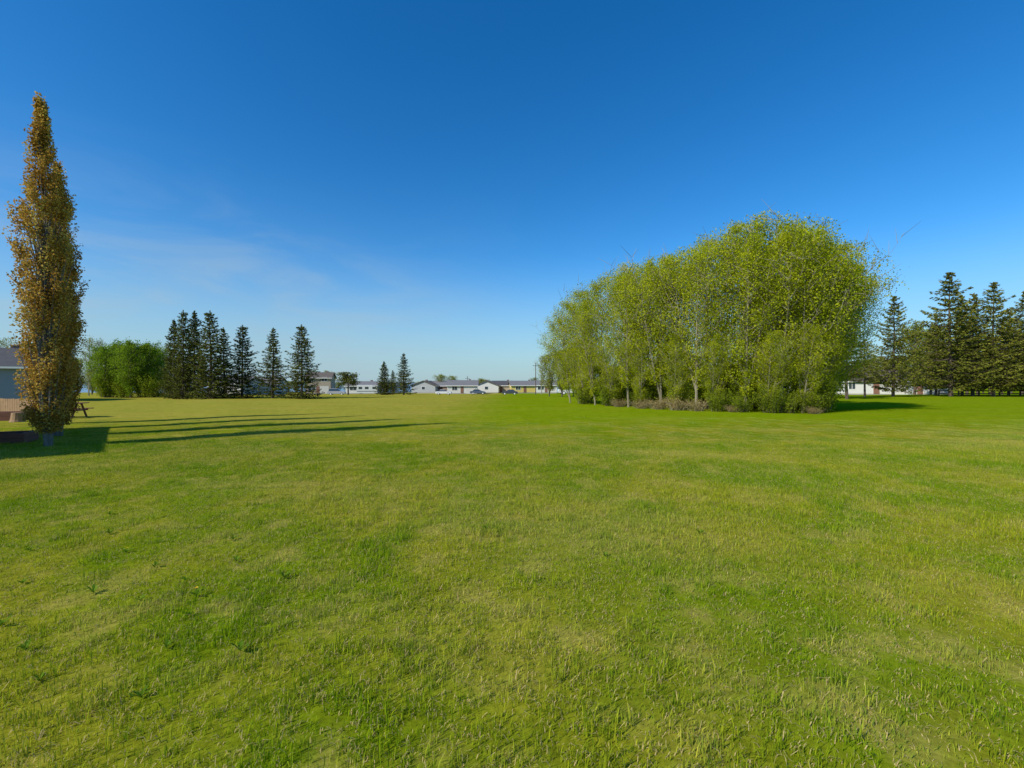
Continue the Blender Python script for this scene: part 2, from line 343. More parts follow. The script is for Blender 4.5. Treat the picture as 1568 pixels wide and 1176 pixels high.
# bronze columnar poplars along the property line
def poplar(name, seed, nclump, lc):
    rr = np.random.default_rng(seed); g = Geo()
    zp = [0.45, .9, 1.5, 3.3, 5.1, 6.5, 7.2, 7.8, 8.4, 8.9, 9.35]; rp = [.16, .36, .49, .58, .61, .53, .42, .30, .20, .12, .03]
    for s in range(3):
        a = s * 2.1 + .3; q = np.linspace(0, 1, 9); rr_ = .10 + .10 * np.sin(q * 2.6)
        hgt = [9.15, 6.5, 5.6][s]
        st = np.column_stack([np.cos(a) * rr_ * (s > 0) + .03 * np.sin(q * 9 + s), np.sin(a) * rr_ * (s > 0) + .03 * np.cos(q * 8), q * hgt])
        tube(g, st, [.10, .06, .05][s] * (1 - q * .9) + .006, 8)
    C = []; T_ = []
    for c_ in range(nclump):
        z = .55 + 8.8 * rr.uniform(0, 1) ** 1.1
        Rz = np.interp(z, zp, rp); az = rr.uniform(0, 6.28); r = Rz * rr.uniform(.1, 1) ** .5 * rr.uniform(.72, 1.3)
        c0 = np.array([math.cos(az) * r, math.sin(az) * r, z])
        if c_ % 2 == 0:
            z0 = max(.35, z - r * 2.4 - .4); p0 = np.array([0, 0, z0]); q = np.linspace(0, 1, 5)[:, None]
            br = p0 + (c0 + [0, 0, .25] - p0) * q; br[:, :2] = c0[:2] * (np.linspace(0, 1, 5) ** .7)[:, None]
            tube(g, br, [.018, .014, .011, .008, .004], 4)
        k = int(lc * rr.uniform(.4, 1.5)); sz = rr.uniform(.10, .24)
        dz = tn_(rr, sz, k); wdt = .06 if z < 8.3 else .035
        P = c0 + np.column_stack([tn_(rr, wdt, k) + math.cos(az) * dz * .15, tn_(rr, wdt, k) + math.sin(az) * dz * .15, dz])
        C.append(P); ct = rr.uniform(0, 1); T_.append(np.clip(.5 + (ct - .5) * .85 + rr.normal(0, .16, k), 0, 1))
    C = np.concatenate(C); k = C[:, 2] > .4
    leaves(g, C[k], .060, np.concatenate(T_)[k], 1, .8)
    return g.mesh(name, [M_barkw, M_bronze])
PO = [poplar('poplar_mesh%d' % i, 50 + i, 560, 80) for i in range(2)]
for x, y, s, v, r in [(-12.75, 12.5, 1.0, 0, 0.4), (-14.85, 14.9, .93, 1, 2.), (-17.2, 17.1, .90, 0, 3.6), (-19.7, 19.6, .88, 1, 5.)]:
    add_obj('columnar_poplar_tree', PO[v], (x, y, tz(x, y) - .03), (0, rad(-.8), r), (s, s, s))

# grove of aspens
AS = [broad('aspen_mesh%d' % i, 70 + i, 10.5, sp_, b, 36, 14500, .10, [M_bark, M_aspen], 'vase', .10, True, .26, (33, 66), clump=.65)
      for i, (sp_, b) in enumerate([(3.4, .14), (3.2, .08), (3.6, .16), (3.3, .11), (3.9, .14)])]
grove = [(5.2, 40.5, 7.8, -7, 0), (5.9, 40, 9.2, -5, 0), (7.0, 41.5, 10.4, -2, 0), (7.6, 38, 10.8, -2, 0), (9.6, 36.5, 11.4, 0, 0), (8.6, 33.6, 10.0, -2, 2), (6.7, 36.6, 8.4, -6, 2), (10.4, 31.8, 10.6, -1, 2), (12.5, 34.5, 12.0, 0, 0),
         (11.9, 29.4, 10.5, -1, 3), (13.6, 31.5, 12.0, 0, 0), (14.3, 27.9, 10.9, 0, 3), (15.3, 30, 12.5, 0, 0), (16.3, 27.6, 11.4, 1, 3), (17, 30.5, 13.0, 1, 0), (17.9, 27.8, 11.3, 3, 2),
         (18.9, 30.2, 12.6, 4, 0), (19.3, 28.6, 10.6, 7, 2), (20.4, 31.5, 11.7, 7, 0), (16, 34, 12.4, 0, 0), (19, 35, 12.4, 3, 0), (13.5, 38, 12, 0, 0), (10.2, 40, 11.6, 0, 0), (21.2, 31.2, 10.2, 11, 0), (20.8, 29.8, 8.8, 13, 0), (21.8, 32.5, 10.4, 11, 0), (21.0, 33.5, 11.6, 9, 0), (11.0, 34.0, 11.2, 0, 0),
         (7.9, 35, 5.6, -6, 4), (9.2, 32.6, 5.6, -3, 5), (10.8, 30.3, 5.2, 0, 5), (12.6, 28.7, 5.0, 0, 6), (15.2, 27.2, 5.0, 0, 8), (17.2, 27.0, 5.4, 4, 6), (19.0, 28.0, 5.6, 6, 3), (20.4, 30, 6.0, 8, 0), (6.2, 38.6, 5.6, -9, 0)]
for i, (x, y, H, tilt, tf) in enumerate(grove):
    s = H / 10.5 * .97
    v = i % 5 if H > 7 else 1
    o = add_obj('aspen_tree', AS[v], (x, y, tz(x, y) - .05), (0, 0, 0), (s, s, s))
    o.rotation_mode = 'ZYX'; o.rotation_euler = (rad(tf), rad(tilt), random.uniform(0, 6.28))
    o.rotation_mode = 'QUATERNION'
    o.rotation_quaternion = Matrix.Rotation(rad(tf), 3, 'X').to_quaternion() @ Matrix.Rotation(rad(tilt), 3, 'Y').to_quaternion() @ Matrix.Rotation(random.uniform(0, 6.28), 3, 'Z').to_quaternion()

# shrubs
def shrub(name, seed, H, Wd, n, ls, mats, stems=26):
    rr = np.random.default_rng(seed); g = Geo(); C = []; T_ = []
    for s in range(stems):
        az = rr.uniform(0, 6.28); r0 = rr.uniform(0, .35) * Wd; o = rr.uniform(.1, .55) * Wd; h = H * rr.uniform(.55, 1.05)
        q = np.linspace(0, 1, 5); p = np.column_stack([np.cos(az) * (r0 + o * q ** 1.3), np.sin(az) * (r0 + o * q ** 1.3), h * q]) + rr.normal(0, .03, (5, 3)) * q[:, None]
        tube(g, p, .014 * (1 - q * .8), 3)
        k = n // stems; u = rr.uniform(.15, 1.05, k)
        P = np.column_stack([np.interp(u, q, p[:, i]) for i in range(3)]) + tn_(rr, .16 * Wd / 1.5, (k, 3)); P[:, 2] = np.abs(P[:, 2]) + .03
        C.append(P); T_.append(np.clip(.5 + (rr.uniform(0, 1) - .5) * .6 + rr.normal(0, .12, k), 0, 1))
    leaves(g, np.concatenate(C), ls, np.concatenate(T_), 1, .6)
    return g.mesh(name, mats)
SH = [shrub('shrub_mesh0', 5, 2.0, 1.6, 3600, .10, [M_barkd, M_shrub]), shrub('shrub_mesh1', 6, 1.5, 1.5, 2600, .09, [M_barkd, M_shrub])]
BR = [shrub('brush_mesh', 8, .8, 1.4, 1800, .07, [M_bark, M_brush], 50)]
for x, y, s in [(12.6, 27.9, .6), (13.7, 27.0, .7), (15.0, 26.6, .7), (16.3, 26.6, .8), (17.6, 26.9, .8), (18.6, 27.6, .8), (19.3, 28.4, .9), (9.3, 32.9, .7), (7.4, 35.2, .8), (6.0, 38.0, .9), (14.2, 28.8, 1.3), (16.8, 28.6, 1.5), (11.5, 31, 1.0), (18.8, 30, 1.5), (20.6, 31.5, 1.2),
                (8.5, 37, 1.5), (11, 34, 1.7), (14, 32, 1.8), (17, 31.5, 1.8), (7, 41, 1.5), (12, 38, 1.7), (10, 35.5, 1.5),
                (-51.5, 58, 1.3), (-49, 57.5, 1.2), (-47, 58, 1.3), (-45, 57, 1.3), (-53.5, 60, 1.3), (-43.5, 58, 1.2)]:
    add_obj('shrub', SH[random.randint(0, 1)], (x, y, tz(x, y) - .02), (0, 0, random.uniform(0, 6)), (s * 1.1, s * 1.1, s))
for x, y, s in [(9.0, 31.8, .75), (9.9, 30.8, .85), (10.8, 29.6, .95), (11.6, 28.6, .85), (8.0, 34, .7), (13.2, 27.2, .5), (17.4, 26.2, .5)]:
    add_obj('dry_brush', BR[0], (x, y, tz(x, y) - .02), (0, 0, random.uniform(0, 6)), (s, s, s))

# round deciduous trees
RD = [broad('roundtree_mesh%d' % i, 90 + i, 8, 2.9, .03, 38, 10500, .15, [M_barkd, M_birch], 'round', .13, True, .3, (15, 60), .6) for i in range(2)]
RO = [broad('olivetree_mesh%d' % i, 95 + i, 8, 2.8, .10, 30, 5600, .16, [M_barkd, M_olive], 'round', .14, True, .3, (25, 60), .7) for i in range(2)]
TH = [broad('thintree_mesh', 99, 9, 2.6, .2, 26, 1500, .13, [M_bark, M_olive], 'vase', .11, True, .3)]
def put(mlist, name, t, d, H, H0, wd=1., parent=None):
    x = t * d; s = H / H0; add_obj(name, random.choice(mlist), (x, d, tz(x, d) - .05), (0, 0, random.uniform(0, 6.28)), (s * wd, s * wd, s), parent)
for t, d, H, wd in [(-.895, 58, 6.6, 1.1), (-.868, 60, 7.2, 1.1), (-.838, 57, 7.3, 1.1), (-.805, 58, 7.1, 1.1), (-.778, 61, 6.7, 1.0), (-.85, 64, 7.2, 1.2), (-.80, 66, 7.3, 1.2)]:
    put(RD, 'deciduous_tree', t, d, H, 8, wd)
for t, d, H, wd in [(-.93, 66, 8.6, 1.), (-.905, 68, 8.4, 1), (-1.115, 70, 9, 1.1), (-1.18, 70, 9.6, 1.1), (-.76, 70, 7.9, 1), (.065, 95, 8.4, .9)]:
    put(TH, 'bare_tree', t, d, H, 9, wd)
for t, d, H, wd in [(-.155, 156, 6.4, 1.4), (-.13, 158, 6.0, 1.5), (-.07, 156, 5.0, 1.3), (-.405, 150, 7.4, 1.2), (.082, 62, 6.0, .9), (.11, 60, 6.4, .9), (.135, 62, 6.8, .9), (.16, 66, 7, 1), (.05, 160, 5.4, 1.3),
                     (.60, 106, 8, 1.2), (.68, 110, 8, 1.2), (.72, 112, 8.5, 1.3), (.80, 108, 9, 1.3), (.885, 76, 12.0, 1.), (.92, 84, 12.3, 1.), (1.0, 84, 11, 1.2), (1.05, 85, 11, 1.2), (1.12, 82, 11.5, 1.2), (1.18, 80, 12, 1.2), (.85, 104, 9, 1.2), (.95, 98, 11, 1.3)]:
    put(RO, 'deciduous_tree', t, d, H, 8, wd)
UM = broad('umbrella_mesh', 120, 3.4, 1.9, .42, 26, 3600, .15, [M_barkd, M_spruce], 'flat', .12, False, .28, (5, 30), .5)
add_obj('spreading_tree', UM, (-.36 * 72, 72, tz(-.36 * 72, 72)), (0, 0, 1), (1.15, 1.15, 1.0))
belt = bpy.data.objects.new('distant_trees', None); scene.collection.objects.link(belt)
for k in range(46):
    t = .12 + 1.3 * k / 45 + random.uniform(-.01, .01); d = random.uniform(116, 150); put(RO, 'tree_%d' % k, t, d, random.uniform(7.5, 11), 8, 1.4, belt)
for k in range(22):
    t = -1.35 + .5 * k / 21 + random.uniform(-.01, .01); d = random.uniform(85, 110); put(RO, 'tree_w%d' % k, t, d, random.uniform(5, 8), 8, 1.3, belt)
for k in range(30):
    t = -.62 + .75 * k / 29 + random.uniform(-.012, .012); d = random.uniform(165, 210); put(RO, 'tree_c%d' % k, t, d, random.uniform(3.4, 5.2), 8, 2.0, belt)

# ------------------------------------------------------------------ houses
def box(g, x0, x1, y0, y1, z0, z1, m=0):
    V = [(x0, y0, z0), (x1, y0, z0), (x1, y1, z0), (x0, y1, z0), (x0, y0, z1), (x1, y0, z1), (x1, y1, z1), (x0, y1, z1)]
    g.add(V, [[0, 3, 2, 1], [4, 5, 6, 7], [0, 1, 5, 4], [1, 2, 6, 5], [2, 3, 7, 6], [3, 0, 4, 7]], m)
M_white = solid('white_trim', (.74, .74, .71), .6, .05)
M_glass = solid('window_glass', (.04, .055, .07), .08, .2, spec=.8)
M_door = solid('door_paint', (.20, .10, .07), .5, .1)
M_conc = solid('concrete', (.35, .34, .32), .9)
M_gdoor = solid('garage_door_paint', (.55, .54, .51), .6, .05, siding=.6)
M_brick = solid('chimney_brick', (.22, .14, .11), .9, .3, 8)
ROOFS = {k: solid('roof_' + k, c_, .9, .3, 2.5, .4) for k, c_ in dict(grey=(.16, .16, .165), brown=(.12, .10, .085), dark=(.07, .07, .075)).items()}
WALLS = {k: solid('siding_' + k, c_, .8, .06, .8, siding=1.6) for k, c_ in dict(white=(.56, .56, .54), tan=(.34, .29, .22), grey=(.33, .35, .37), blue=(.20, .25, .30), yellow=(.60, .47, .14), brown=(.22, .16, .12)).items()}
def house(name, x, y, rot, w_, d_, wh, rh, wall, roof, garage=False, stories=1, chimney=True):
    e = bpy.data.objects.new(name, None); scene.collection.objects.link(e); e.location = (x, y, tz(x, y) - .05); e.rotation_euler = (0, 0, rad(rot))
    hw, hd = w_ / 2, d_ / 2
    g = Geo(); box(g, -hw, hw, -hd, hd, .3, wh)
    for sx in (-hw, hw):
        g.add([(sx, -hd, wh), (sx, hd, wh), (sx, .02, wh + rh), (sx, -.02, wh + rh)], [[0, 1, 2, 3]], 0)
    add_obj('walls', g.mesh('walls', [WALLS[wall]]), parent=e)
    g = Geo(); box(g, -hw + .04, hw - .04, -hd + .04, hd - .04, -.4, .295); add_obj('foundation', g.mesh('foundation', [M_conc]), parent=e)
    g = Geo(); ov = .45; th = .16; sl_ = rh / hd
    for s in (-1, 1):
        y1 = s * (hd + ov); z1 = wh - ov * sl_
        a = [(-hw - ov, y1, z1), (hw + ov, y1, z1), (hw + ov, 0, wh + rh), (-hw - ov, 0, wh + rh)]
        V = [(p[0], p[1], p[2] + .01) for p in a] + [(p[0], p[1], p[2] + .01 + th) for p in a]
        g.add(V, [[0, 3, 2, 1], [4, 5, 6, 7], [0, 1, 5, 4], [1, 2, 6, 5], [2, 3, 7, 6], [3, 0, 4, 7]], 0)
    add_obj('roof', g.mesh('roof', [ROOFS[roof]]), parent=e)
    g = Geo()
    for s in (-1, 1):
        yy = s * (hd + ov); box(g, -hw - ov, hw + ov, min(yy, yy + s * .03), max(yy, yy + s * .03), wh - ov * sl_ - .02, wh - ov * sl_ + .16)
    add_obj('fascia', g.mesh('fascia', [M_white]), parent=e)
    fr = Geo(); gs = Geo()
    def win(cx, cz, ww, h_, s=-1):
        y0 = s * hd; ya, yb = sorted((y0, y0 + s * .05))
        for (a, b, c0, c1) in [(cx - ww / 2 - .08, cx - ww / 2, cz - h_ / 2 - .08, cz + h_ / 2 + .08), (cx + ww / 2, cx + ww / 2 + .08, cz - h_ / 2 - .08, cz + h_ / 2 + .08), (cx - ww / 2, cx + ww / 2, cz + h_ / 2, cz + h_ / 2 + .08), (cx - ww / 2, cx + ww / 2, cz - h_ / 2 - .08, cz - h_ / 2), (cx - .03, cx + .03, cz - h_ / 2, cz + h_ / 2)]:
            box(fr, a, b, ya, yb, c0, c1)
        ya, yb = sorted((y0 + s * .003, y0 + s * .02)); box(gs, cx - ww / 2, cx + ww / 2, ya, yb, cz - h_ / 2, cz + h_ / 2)
    for st in range(stories):
        zc = 1.75 + st * 2.7
        nwin = max(2, int(w_ / 3.2))
        for k in range(nwin):
            cx = -hw + w_ * (k + .5) / nwin
            if st == 0 and garage and cx > -.9: continue
            if st == 0 and k == nwin // 2 and not garage: continue
            win(cx, zc, random.choice([1.0, 1.5, 2.0]), 1.15)
            win(cx, zc, 1.2, 1.1, 1)
    for sx in (-1, 1):
        xa, xb = sorted((sx * hw, sx * (hw + .04))); box(fr, xa, xb, -.65, .65, 1.1, 2.3)
        xa, xb = sorted((sx * (hw + .043), sx * (hw + .05))); box(gs, xa, xb, -.55, .55, 1.2, 2.2)
    add_obj('window_frames', fr.mesh('frames', [M_white]), parent=e); add_obj('window_glass', gs.mesh('glass', [M_glass]), parent=e)
    g = Geo(); cx = 0; box(g, cx - .45, cx + .45, -hd - .05, -hd, .3, 2.35); add_obj('door', g.mesh('door', [M_door]), parent=e)
    if garage:
        g = Geo(); box(g, hw - 3.4, hw - .5, -hd - .04, -hd, .1, 2.4); add_obj('garage_door', g.mesh('gdoor', [M_gdoor]), parent=e)
    if chimney:
        g = Geo(); box(g, hw * .4, hw * .4 + .6, .6, 1.2, wh + .2, wh + rh + .4); box(g, hw * .4 - .05, hw * .4 + .65, .55, 1.25, wh + rh + .4, wh + rh + .5); add_obj('chimney', g.mesh('chimney', [M_brick]), parent=e)
    return e
for nme, t, d, rot, w_, d_, wh, rh, wl, rf, ga, st in [
    ('white_bungalow', -.545, 118, 8, 9, 8, 2.8, 1.7, 'white', 'grey', False, 1),
    ('two_storey_house', -.420, 140, 12, 7.0, 8, 4.9, 1.6, 'tan', 'brown', True, 2),
    ('bungalow', -.605, 112, -5, 9, 8, 2.9, 1.7, 'white', 'grey', True, 1),
    ('white_bungalow', -.325, 142, 4, 9, 8, 2.5, 1.3, 'white', 'grey', False, 1),
    ('bungalow', -.186, 152, 82, 8, 8, 2.5, 1.5, 'grey', 'brown', False, 1),
    ('bungalow', -.150, 155, -6, 7, 8, 2.5, 1.5, 'brown', 'grey', False, 1),
    ('white_bungalow', -.108, 142, 3, 9, 8, 2.6, 1.5, 'white', 'grey', True, 1),
    ('bungalow', -.052, 155, 84, 8, 8, 2.5, 1.5, 'white', 'brown', False, 1),
    ('bungalow', -.020, 158, -8, 7, 8, 2.6, 1.5, 'tan', 'dark', False, 1),
    ('yellow_house', .025, 152, 6, 9, 8, 2.6, 1.4, 'yellow', 'grey', False, 1),
    ('white_bungalow', .075, 152, -4, 7, 8, 2.6, 1.5, 'white', 'grey', False, 1),
    ('white_bungalow', .665, 92, -20, 9, 7, 2.6, 1.4, 'white', 'grey', False, 1),
    ('white_bungalow', .79, 88, -28, 11, 8, 2.7, 2.0, 'white', 'brown', True, 1),
    ('bungalow', .885, 96, -30, 9, 8, 2.7, 1.6, 'white', 'grey', False, 1),
    ('blue_house', -1.165, 45, 30, 9, 8, 3.4, 1.8, 'blue', 'dark', False, 1),
    ]:
    house(nme, t * d, d, rot, w_, d_, wh, rh, wl, rf, ga, st)
house('garage', -18.9, 10.1, -49.2, 7.6, 6, 2.95, 1.1, 'grey', 'dark', False, 1, False)

# ------------------------------------------------------------------ fences
M_wood = solid('cedar_wood', (.30, .19, .10), .85, .35, 5, .3)
M_wood2 = solid('weathered_wood', (.10, .075, .055), .9, .3, 5, .3)
def fence(name, x0, y0, x1, y1, h, mat_, board=.14):
    g = Geo(); Lf = math.hypot(x1 - x0, y1 - y0); e_ang = math.atan2(y1 - y0, x1 - x0)
    k = 0.
    while k < Lf:
        zb = tz(x0 + (x1 - x0) * k / Lf, y0 + (y1 - y0) * k / Lf); box(g, k, k + board - .012, -.01, .01, zb + .04, zb + h + random.uniform(-.012, .012)); k += board
    k = 0.
    while k <= Lf:
        box(g, k - .05, k + .05, .035, .135, -.3, h + .06); k += 2.4
    for z in (.3, h - .25): box(g, 0, Lf, .012, .034, z, z + .09)
    add_obj(name, g.mesh(name, [mat_]), (x0, y0, 0), (0, 0, e_ang))
fence('wooden_fence', -34, 24.5, -24.2, 23.2, .95, M_wood)
def rail(name, x0, y0, x1, y1, h, mat_):
    g = Geo(); Lf = math.hypot(x1 - x0, y1 - y0); k = 0.; zb = tz(x0, y0)
    while k <= Lf: box(g, k - .07, k + .07, -.07, .07, zb - .5, zb + h); k += 2.5
    for z in (.35, .75): box(g, 0, Lf, -.115, -.073, zb + z - .07, zb + z + .07)
    add_obj(name, g.mesh(name, [mat_]), (x0, y0, 0), (0, 0, math.atan2(y1 - y0, x1 - x0)))
rail('rail_fence', 60, 64, 88, 60, .85, M_wood2)

M_timber = solid('dark_red_timber', (.17, .07, .045), .8, .3, 5)
e = bpy.data.objects.new('picnic_table', None); scene.collection.objects.link(e); e.location = (-22.6, 22.9, tz(-22.6, 22.9)); e.rotation_euler = (0, 0, .35)
g = Geo()
for i in range(5): box(g, -.9, .9, -.38 + i * .155, -.38 + i * .155 + .14, .72, .76)
add_obj('table_top', g.mesh('table_top', [M_timber]), parent=e)
for s in (-1, 1):
    g = Geo(); box(g, -.9, .9, s * .72 - .13, s * .72 - .005, .42, .46); box(g, -.9, .9, s * .72 + .005, s * .72 + .13, .42, .46); add_obj('bench_seat', g.mesh('seat', [M_timber]), parent=e)
g = Geo()
for xx in (-.65, .65):
    for s in (-1, 1): tube(g, [(xx, s * .7, 0), (xx, s * .2, .715)], [.05, .05], 4)
    box(g, xx - .03, xx + .03, -.8, .8, .34, .415)
add_obj('legs', g.mesh('legs', [M_timber]), parent=e)
M_soil = solid('soil', (.05, .035, .025), 1, .4, 20, 1)
def planter(x, y, rot, lx, ly, h):
    e = bpy.data.objects.new('raised_planter', None); scene.collection.objects.link(e); e.location = (x, y, tz(x, y)); e.rotation_euler = (0, 0, rot)
    g = Geo(); t_ = .09; a, b = lx / 2, ly / 2
    for z in (0, h / 2 + .003):
        z1 = z + h / 2 - .004
        box(g, -a, a, -b, -b + t_, z, z1); box(g, -a, a, b - t_, b, z, z1); box(g, -a, -a + t_, -b + t_ + .002, b - t_ - .002, z, z1); box(g, a - t_, a, -b + t_ + .002, b - t_ - .002, z, z1)
    add_obj('timbers', g.mesh('timbers', [M_timber]), parent=e)
    g = Geo(); k = 14; gx, gy = np.meshgrid(np.linspace(-a + t_ + .003, a - t_ - .003, k), np.linspace(-b + t_ + .003, b - t_ - .003, k)); V = np.stack([gx, gy, h * .8 + R.normal(0, .015, gx.shape)], -1).reshape(-1, 3)
    ii = np.arange(k * k).reshape(k, k); g.add(V, np.stack([ii[:-1, :-1], ii[:-1, 1:], ii[1:, 1:], ii[1:, :-1]], -1).reshape(-1, 4), 0)
    add_obj('soil', g.mesh('soil', [M_soil]), parent=e)
planter(-15.0, 12.9, .5, 2.0, 1.0, .28)
planter(-24.2, 21.6, .4, 1.6, .9, .4)
g = Geo()
tube(g, [(0, 0, -.05), (0, 0, .1), (0, .01, .3), (0, .01, .42), (0, .01, .425)], [.3, .24, .22, .21, .002], 14)
add_obj('tree_stump', g.mesh('stump', [M_wood]), (-22.6, 20.8, tz(-22.6, 20.8)))

# ------------------------------------------------------------------ vehicles
M_tyre = solid('tyre', (.02, .02, .02), .8)
def car(x, y, rot, col, suv=False, name='parked_car'):
    e = bpy.data.objects.new(name, None); scene.collection.objects.link(e); e.location = (x, y, tz(x, y)); e.rotation_euler = (0, 0, rad(rot))
    body = solid('car_paint', col, .3, .03, spec=.6)
    top = 1.75 if suv else 1.45
    low = [(-2.2, .35), (-2.25, .75), (-2.1, .95 + .1 * suv), (-1.2, 1.0 + .1 * suv), (1.0, 1.0 + .1 * suv), (2.0, .82 + .15 * suv), (2.2, .65), (2.2, .35)]
    import bmesh
    def ext(prof, w0, w1, zref, m_, nme):
        bm = bmesh.new(); zs = [p[1] for p in prof]; zmin, zmax = min(zs), max(zs); rows = []
        for s in (-1, 1):
            rows.append([bm.verts.new((p[0], s * (w0 + (w1 - w0) * (p[1] - zmin) / (zmax - zmin)), p[1])) for p in prof])
        bm.faces.new(rows[0]); bm.faces.new(rows[1][::-1]); k = len(prof)
        for i in range(k): bm.faces.new([rows[0][i], rows[1][i], rows[1][(i + 1) % k], rows[0][(i + 1) % k]])
        bmesh.ops.recalc_face_normals(bm, faces=bm.faces); bmesh.ops.bevel(bm, geom=bm.edges[:], offset=.05, segments=2, affect='EDGES')
        me = bpy.data.meshes.new(nme); bm.to_mesh(me); bm.free(); me.materials.append(m_); add_obj(nme, me, parent=e)
    ext(low, .9, .84, 0, body, 'body')
    zb = .95 + .1 * suv
    ext([(-1.9 if suv else -1.6, zb), (-1.65 if suv else -1.1, top - .06), (.35, top - .06), (1.1, zb)], .82, .66, 0, M_glass, 'cabin_glass')
    ext([(-1.6 if suv else -1.05, top - .1), (-1.55 if suv else -1.0, top), (.25, top), (.35, top - .1)], .70, .62, 0, body, 'roof')
    for wx in (-1.35, 1.35):
        for s in (-1, 1):
            g = Geo(); tube(g, [(wx, s * .72, .33), (wx, s * .73, .33), (wx, s * .90, .33), (wx, s * .91, .33)], [.02, .33, .33, .24], 16); add_obj('wheel', g.mesh('wheel', [M_tyre]), parent=e)
            g = Geo(); tube(g, [(wx, s * .905, .33), (wx, s * .925, .33)], [.2, .01], 10); add_obj('hub', g.mesh('hub', [M_white]), parent=e)
for t, d, rot, c_, s in [(-.385, 118, 10, (.35, .35, .36), True), (-.15, 126, 0, (.6, .6, .6), False), (-.075, 128, 5, (.08, .1, .14), False),
                      (-.005, 126, 180, (.05, .05, .055), False), (.128, 84, 5, (.6, .6, .6), True)]:
    car(t * d, d, rot, c_, s)
e = bpy.data.objects.new('camper_trailer', None); scene.collection.objects.link(e); xx, yy = -.318 * 122, 122; e.location = (xx, yy, tz(xx, yy)); e.rotation_euler = (0, 0, .3)
g = Geo(); box(g, -2.6, 2.6, -1.15, 1.15, .55, 2.6); box(g, -2.5, 2.5, -1.05, 1.05, 2.6, 2.68); add_obj('shell', g.mesh('shell', [M_white]), parent=e)
g = Geo()
for a in (-2.2, -.6, 1.3): box(g, a, a + .9, -1.17, -1.152, 1.6, 2.2)
box(g, -2.6, 2.6, -1.165, -1.152, .95, 1.1); add_obj('windows_and_stripe', g.mesh('cw', [M_glass]), parent=e)
g = Geo(); tube(g, [(-.2, -1.1, .35), (-.2, -.9, .35)], [.35, .35], 14); tube(g, [(.6, -1.1, .35), (.6, -.9, .35)], [.35, .35], 14); box(g, 2.6, 3.7, -.06, .06, .5, .6); add_obj('wheels_and_hitch', g.mesh('cwh', [M_barkd]), parent=e)
for t, d, H in [(-.098, 150, 5.6), (.052, 112, 8.0)]:
    g = Geo(); tube(g, [(0, 0, -.3), (0, 0, H)], [.12, .08], 8); box(g, -.7, .7, .09, .17, H - .8, H - .7)
    for a in (-.6, 0, .6): tube(g, [(a, .13, H - .7), (a, .13, H - .55)], [.05, .03], 6)
    add_obj('utility_pole', g.mesh('pole', [M_wood2]), (t * d, d, tz(t * d, d)))

# ------------------------------------------------------------------ grass
def patch(name, n, S, hlo, hhi, wd, dry, clump, seed):
    rr = np.random.default_rng(seed)
    cx = rr.uniform(-S / 2, S / 2, (clump, 2)); ci = rr.integers(0, clump, n)
    P = np.where(rr.uniform(0, 1, (n, 1)) < .5, cx[ci] + rr.normal(0, .018, (n, 2)), rr.uniform(-S / 2, S / 2, (n, 2)))
    hcl = rr.uniform(.6, 1.4, clump)[ci]
    h = rr.uniform(hlo, hhi, n) * hcl; a = rr.uniform(0, 6.283, n); lean = np.abs(rr.normal(0, .5, n)); isdry = rr.uniform(0, 1, n) < dry
    lean = np.where(isdry, rr.uniform(.8, 1.45, n), lean)
    D = np.column_stack([np.cos(a), np.sin(a)]); Wv = np.column_stack([-np.sin(a + rr.normal(0, .8, n)), np.cos(a)]) * (wd * rr.uniform(.6, 1.2, n))[:, None] * .5
    def pt(f, l): return np.column_stack([P + D * (h * f * np.sin(lean * l))[:, None], h * f * np.cos(lean * l)])
    b = pt(0, 1); m_ = pt(.55, .6); t = pt(1, 1.15); W3 = np.column_stack([Wv, np.zeros(n)])
    V = np.stack([b - W3, b + W3, m_ + W3 * .8, m_ - W3 * .8, t + W3 * .12, t - W3 * .12], 1).reshape(-1, 3)
    V[:, 2] -= .003
    o = np.arange(n)[:, None] * 6
    Qs = np.concatenate([o + [0, 1, 2, 3], o + [3, 2, 4, 5]])
    tint = np.where(isdry, rr.uniform(.93, 1, n), np.clip(rr.normal(.40, .25, n), 0, .85))
    return mesh_from(name, V, Qs, [M_blade], None, np.repeat(tint, 6))
col = bpy.data.collections.new('grass_patches')
for i in range(6):
    me = patch('grass_patch%d' % i, 1300, .56, .018, .046, .0040, .27, 70, 200 + i)
    o = bpy.data.objects.new('patch_%d' % i, me); col.objects.link(o)
col2 = bpy.data.collections.new('tall_tufts')
for i in range(3):
    me = patch('tuft%d' % i, 55, .18, .04, .09, .0045, .06, 7, 300 + i)
    o = bpy.data.objects.new('tuft_%d' % i, me); col2.objects.link(o)
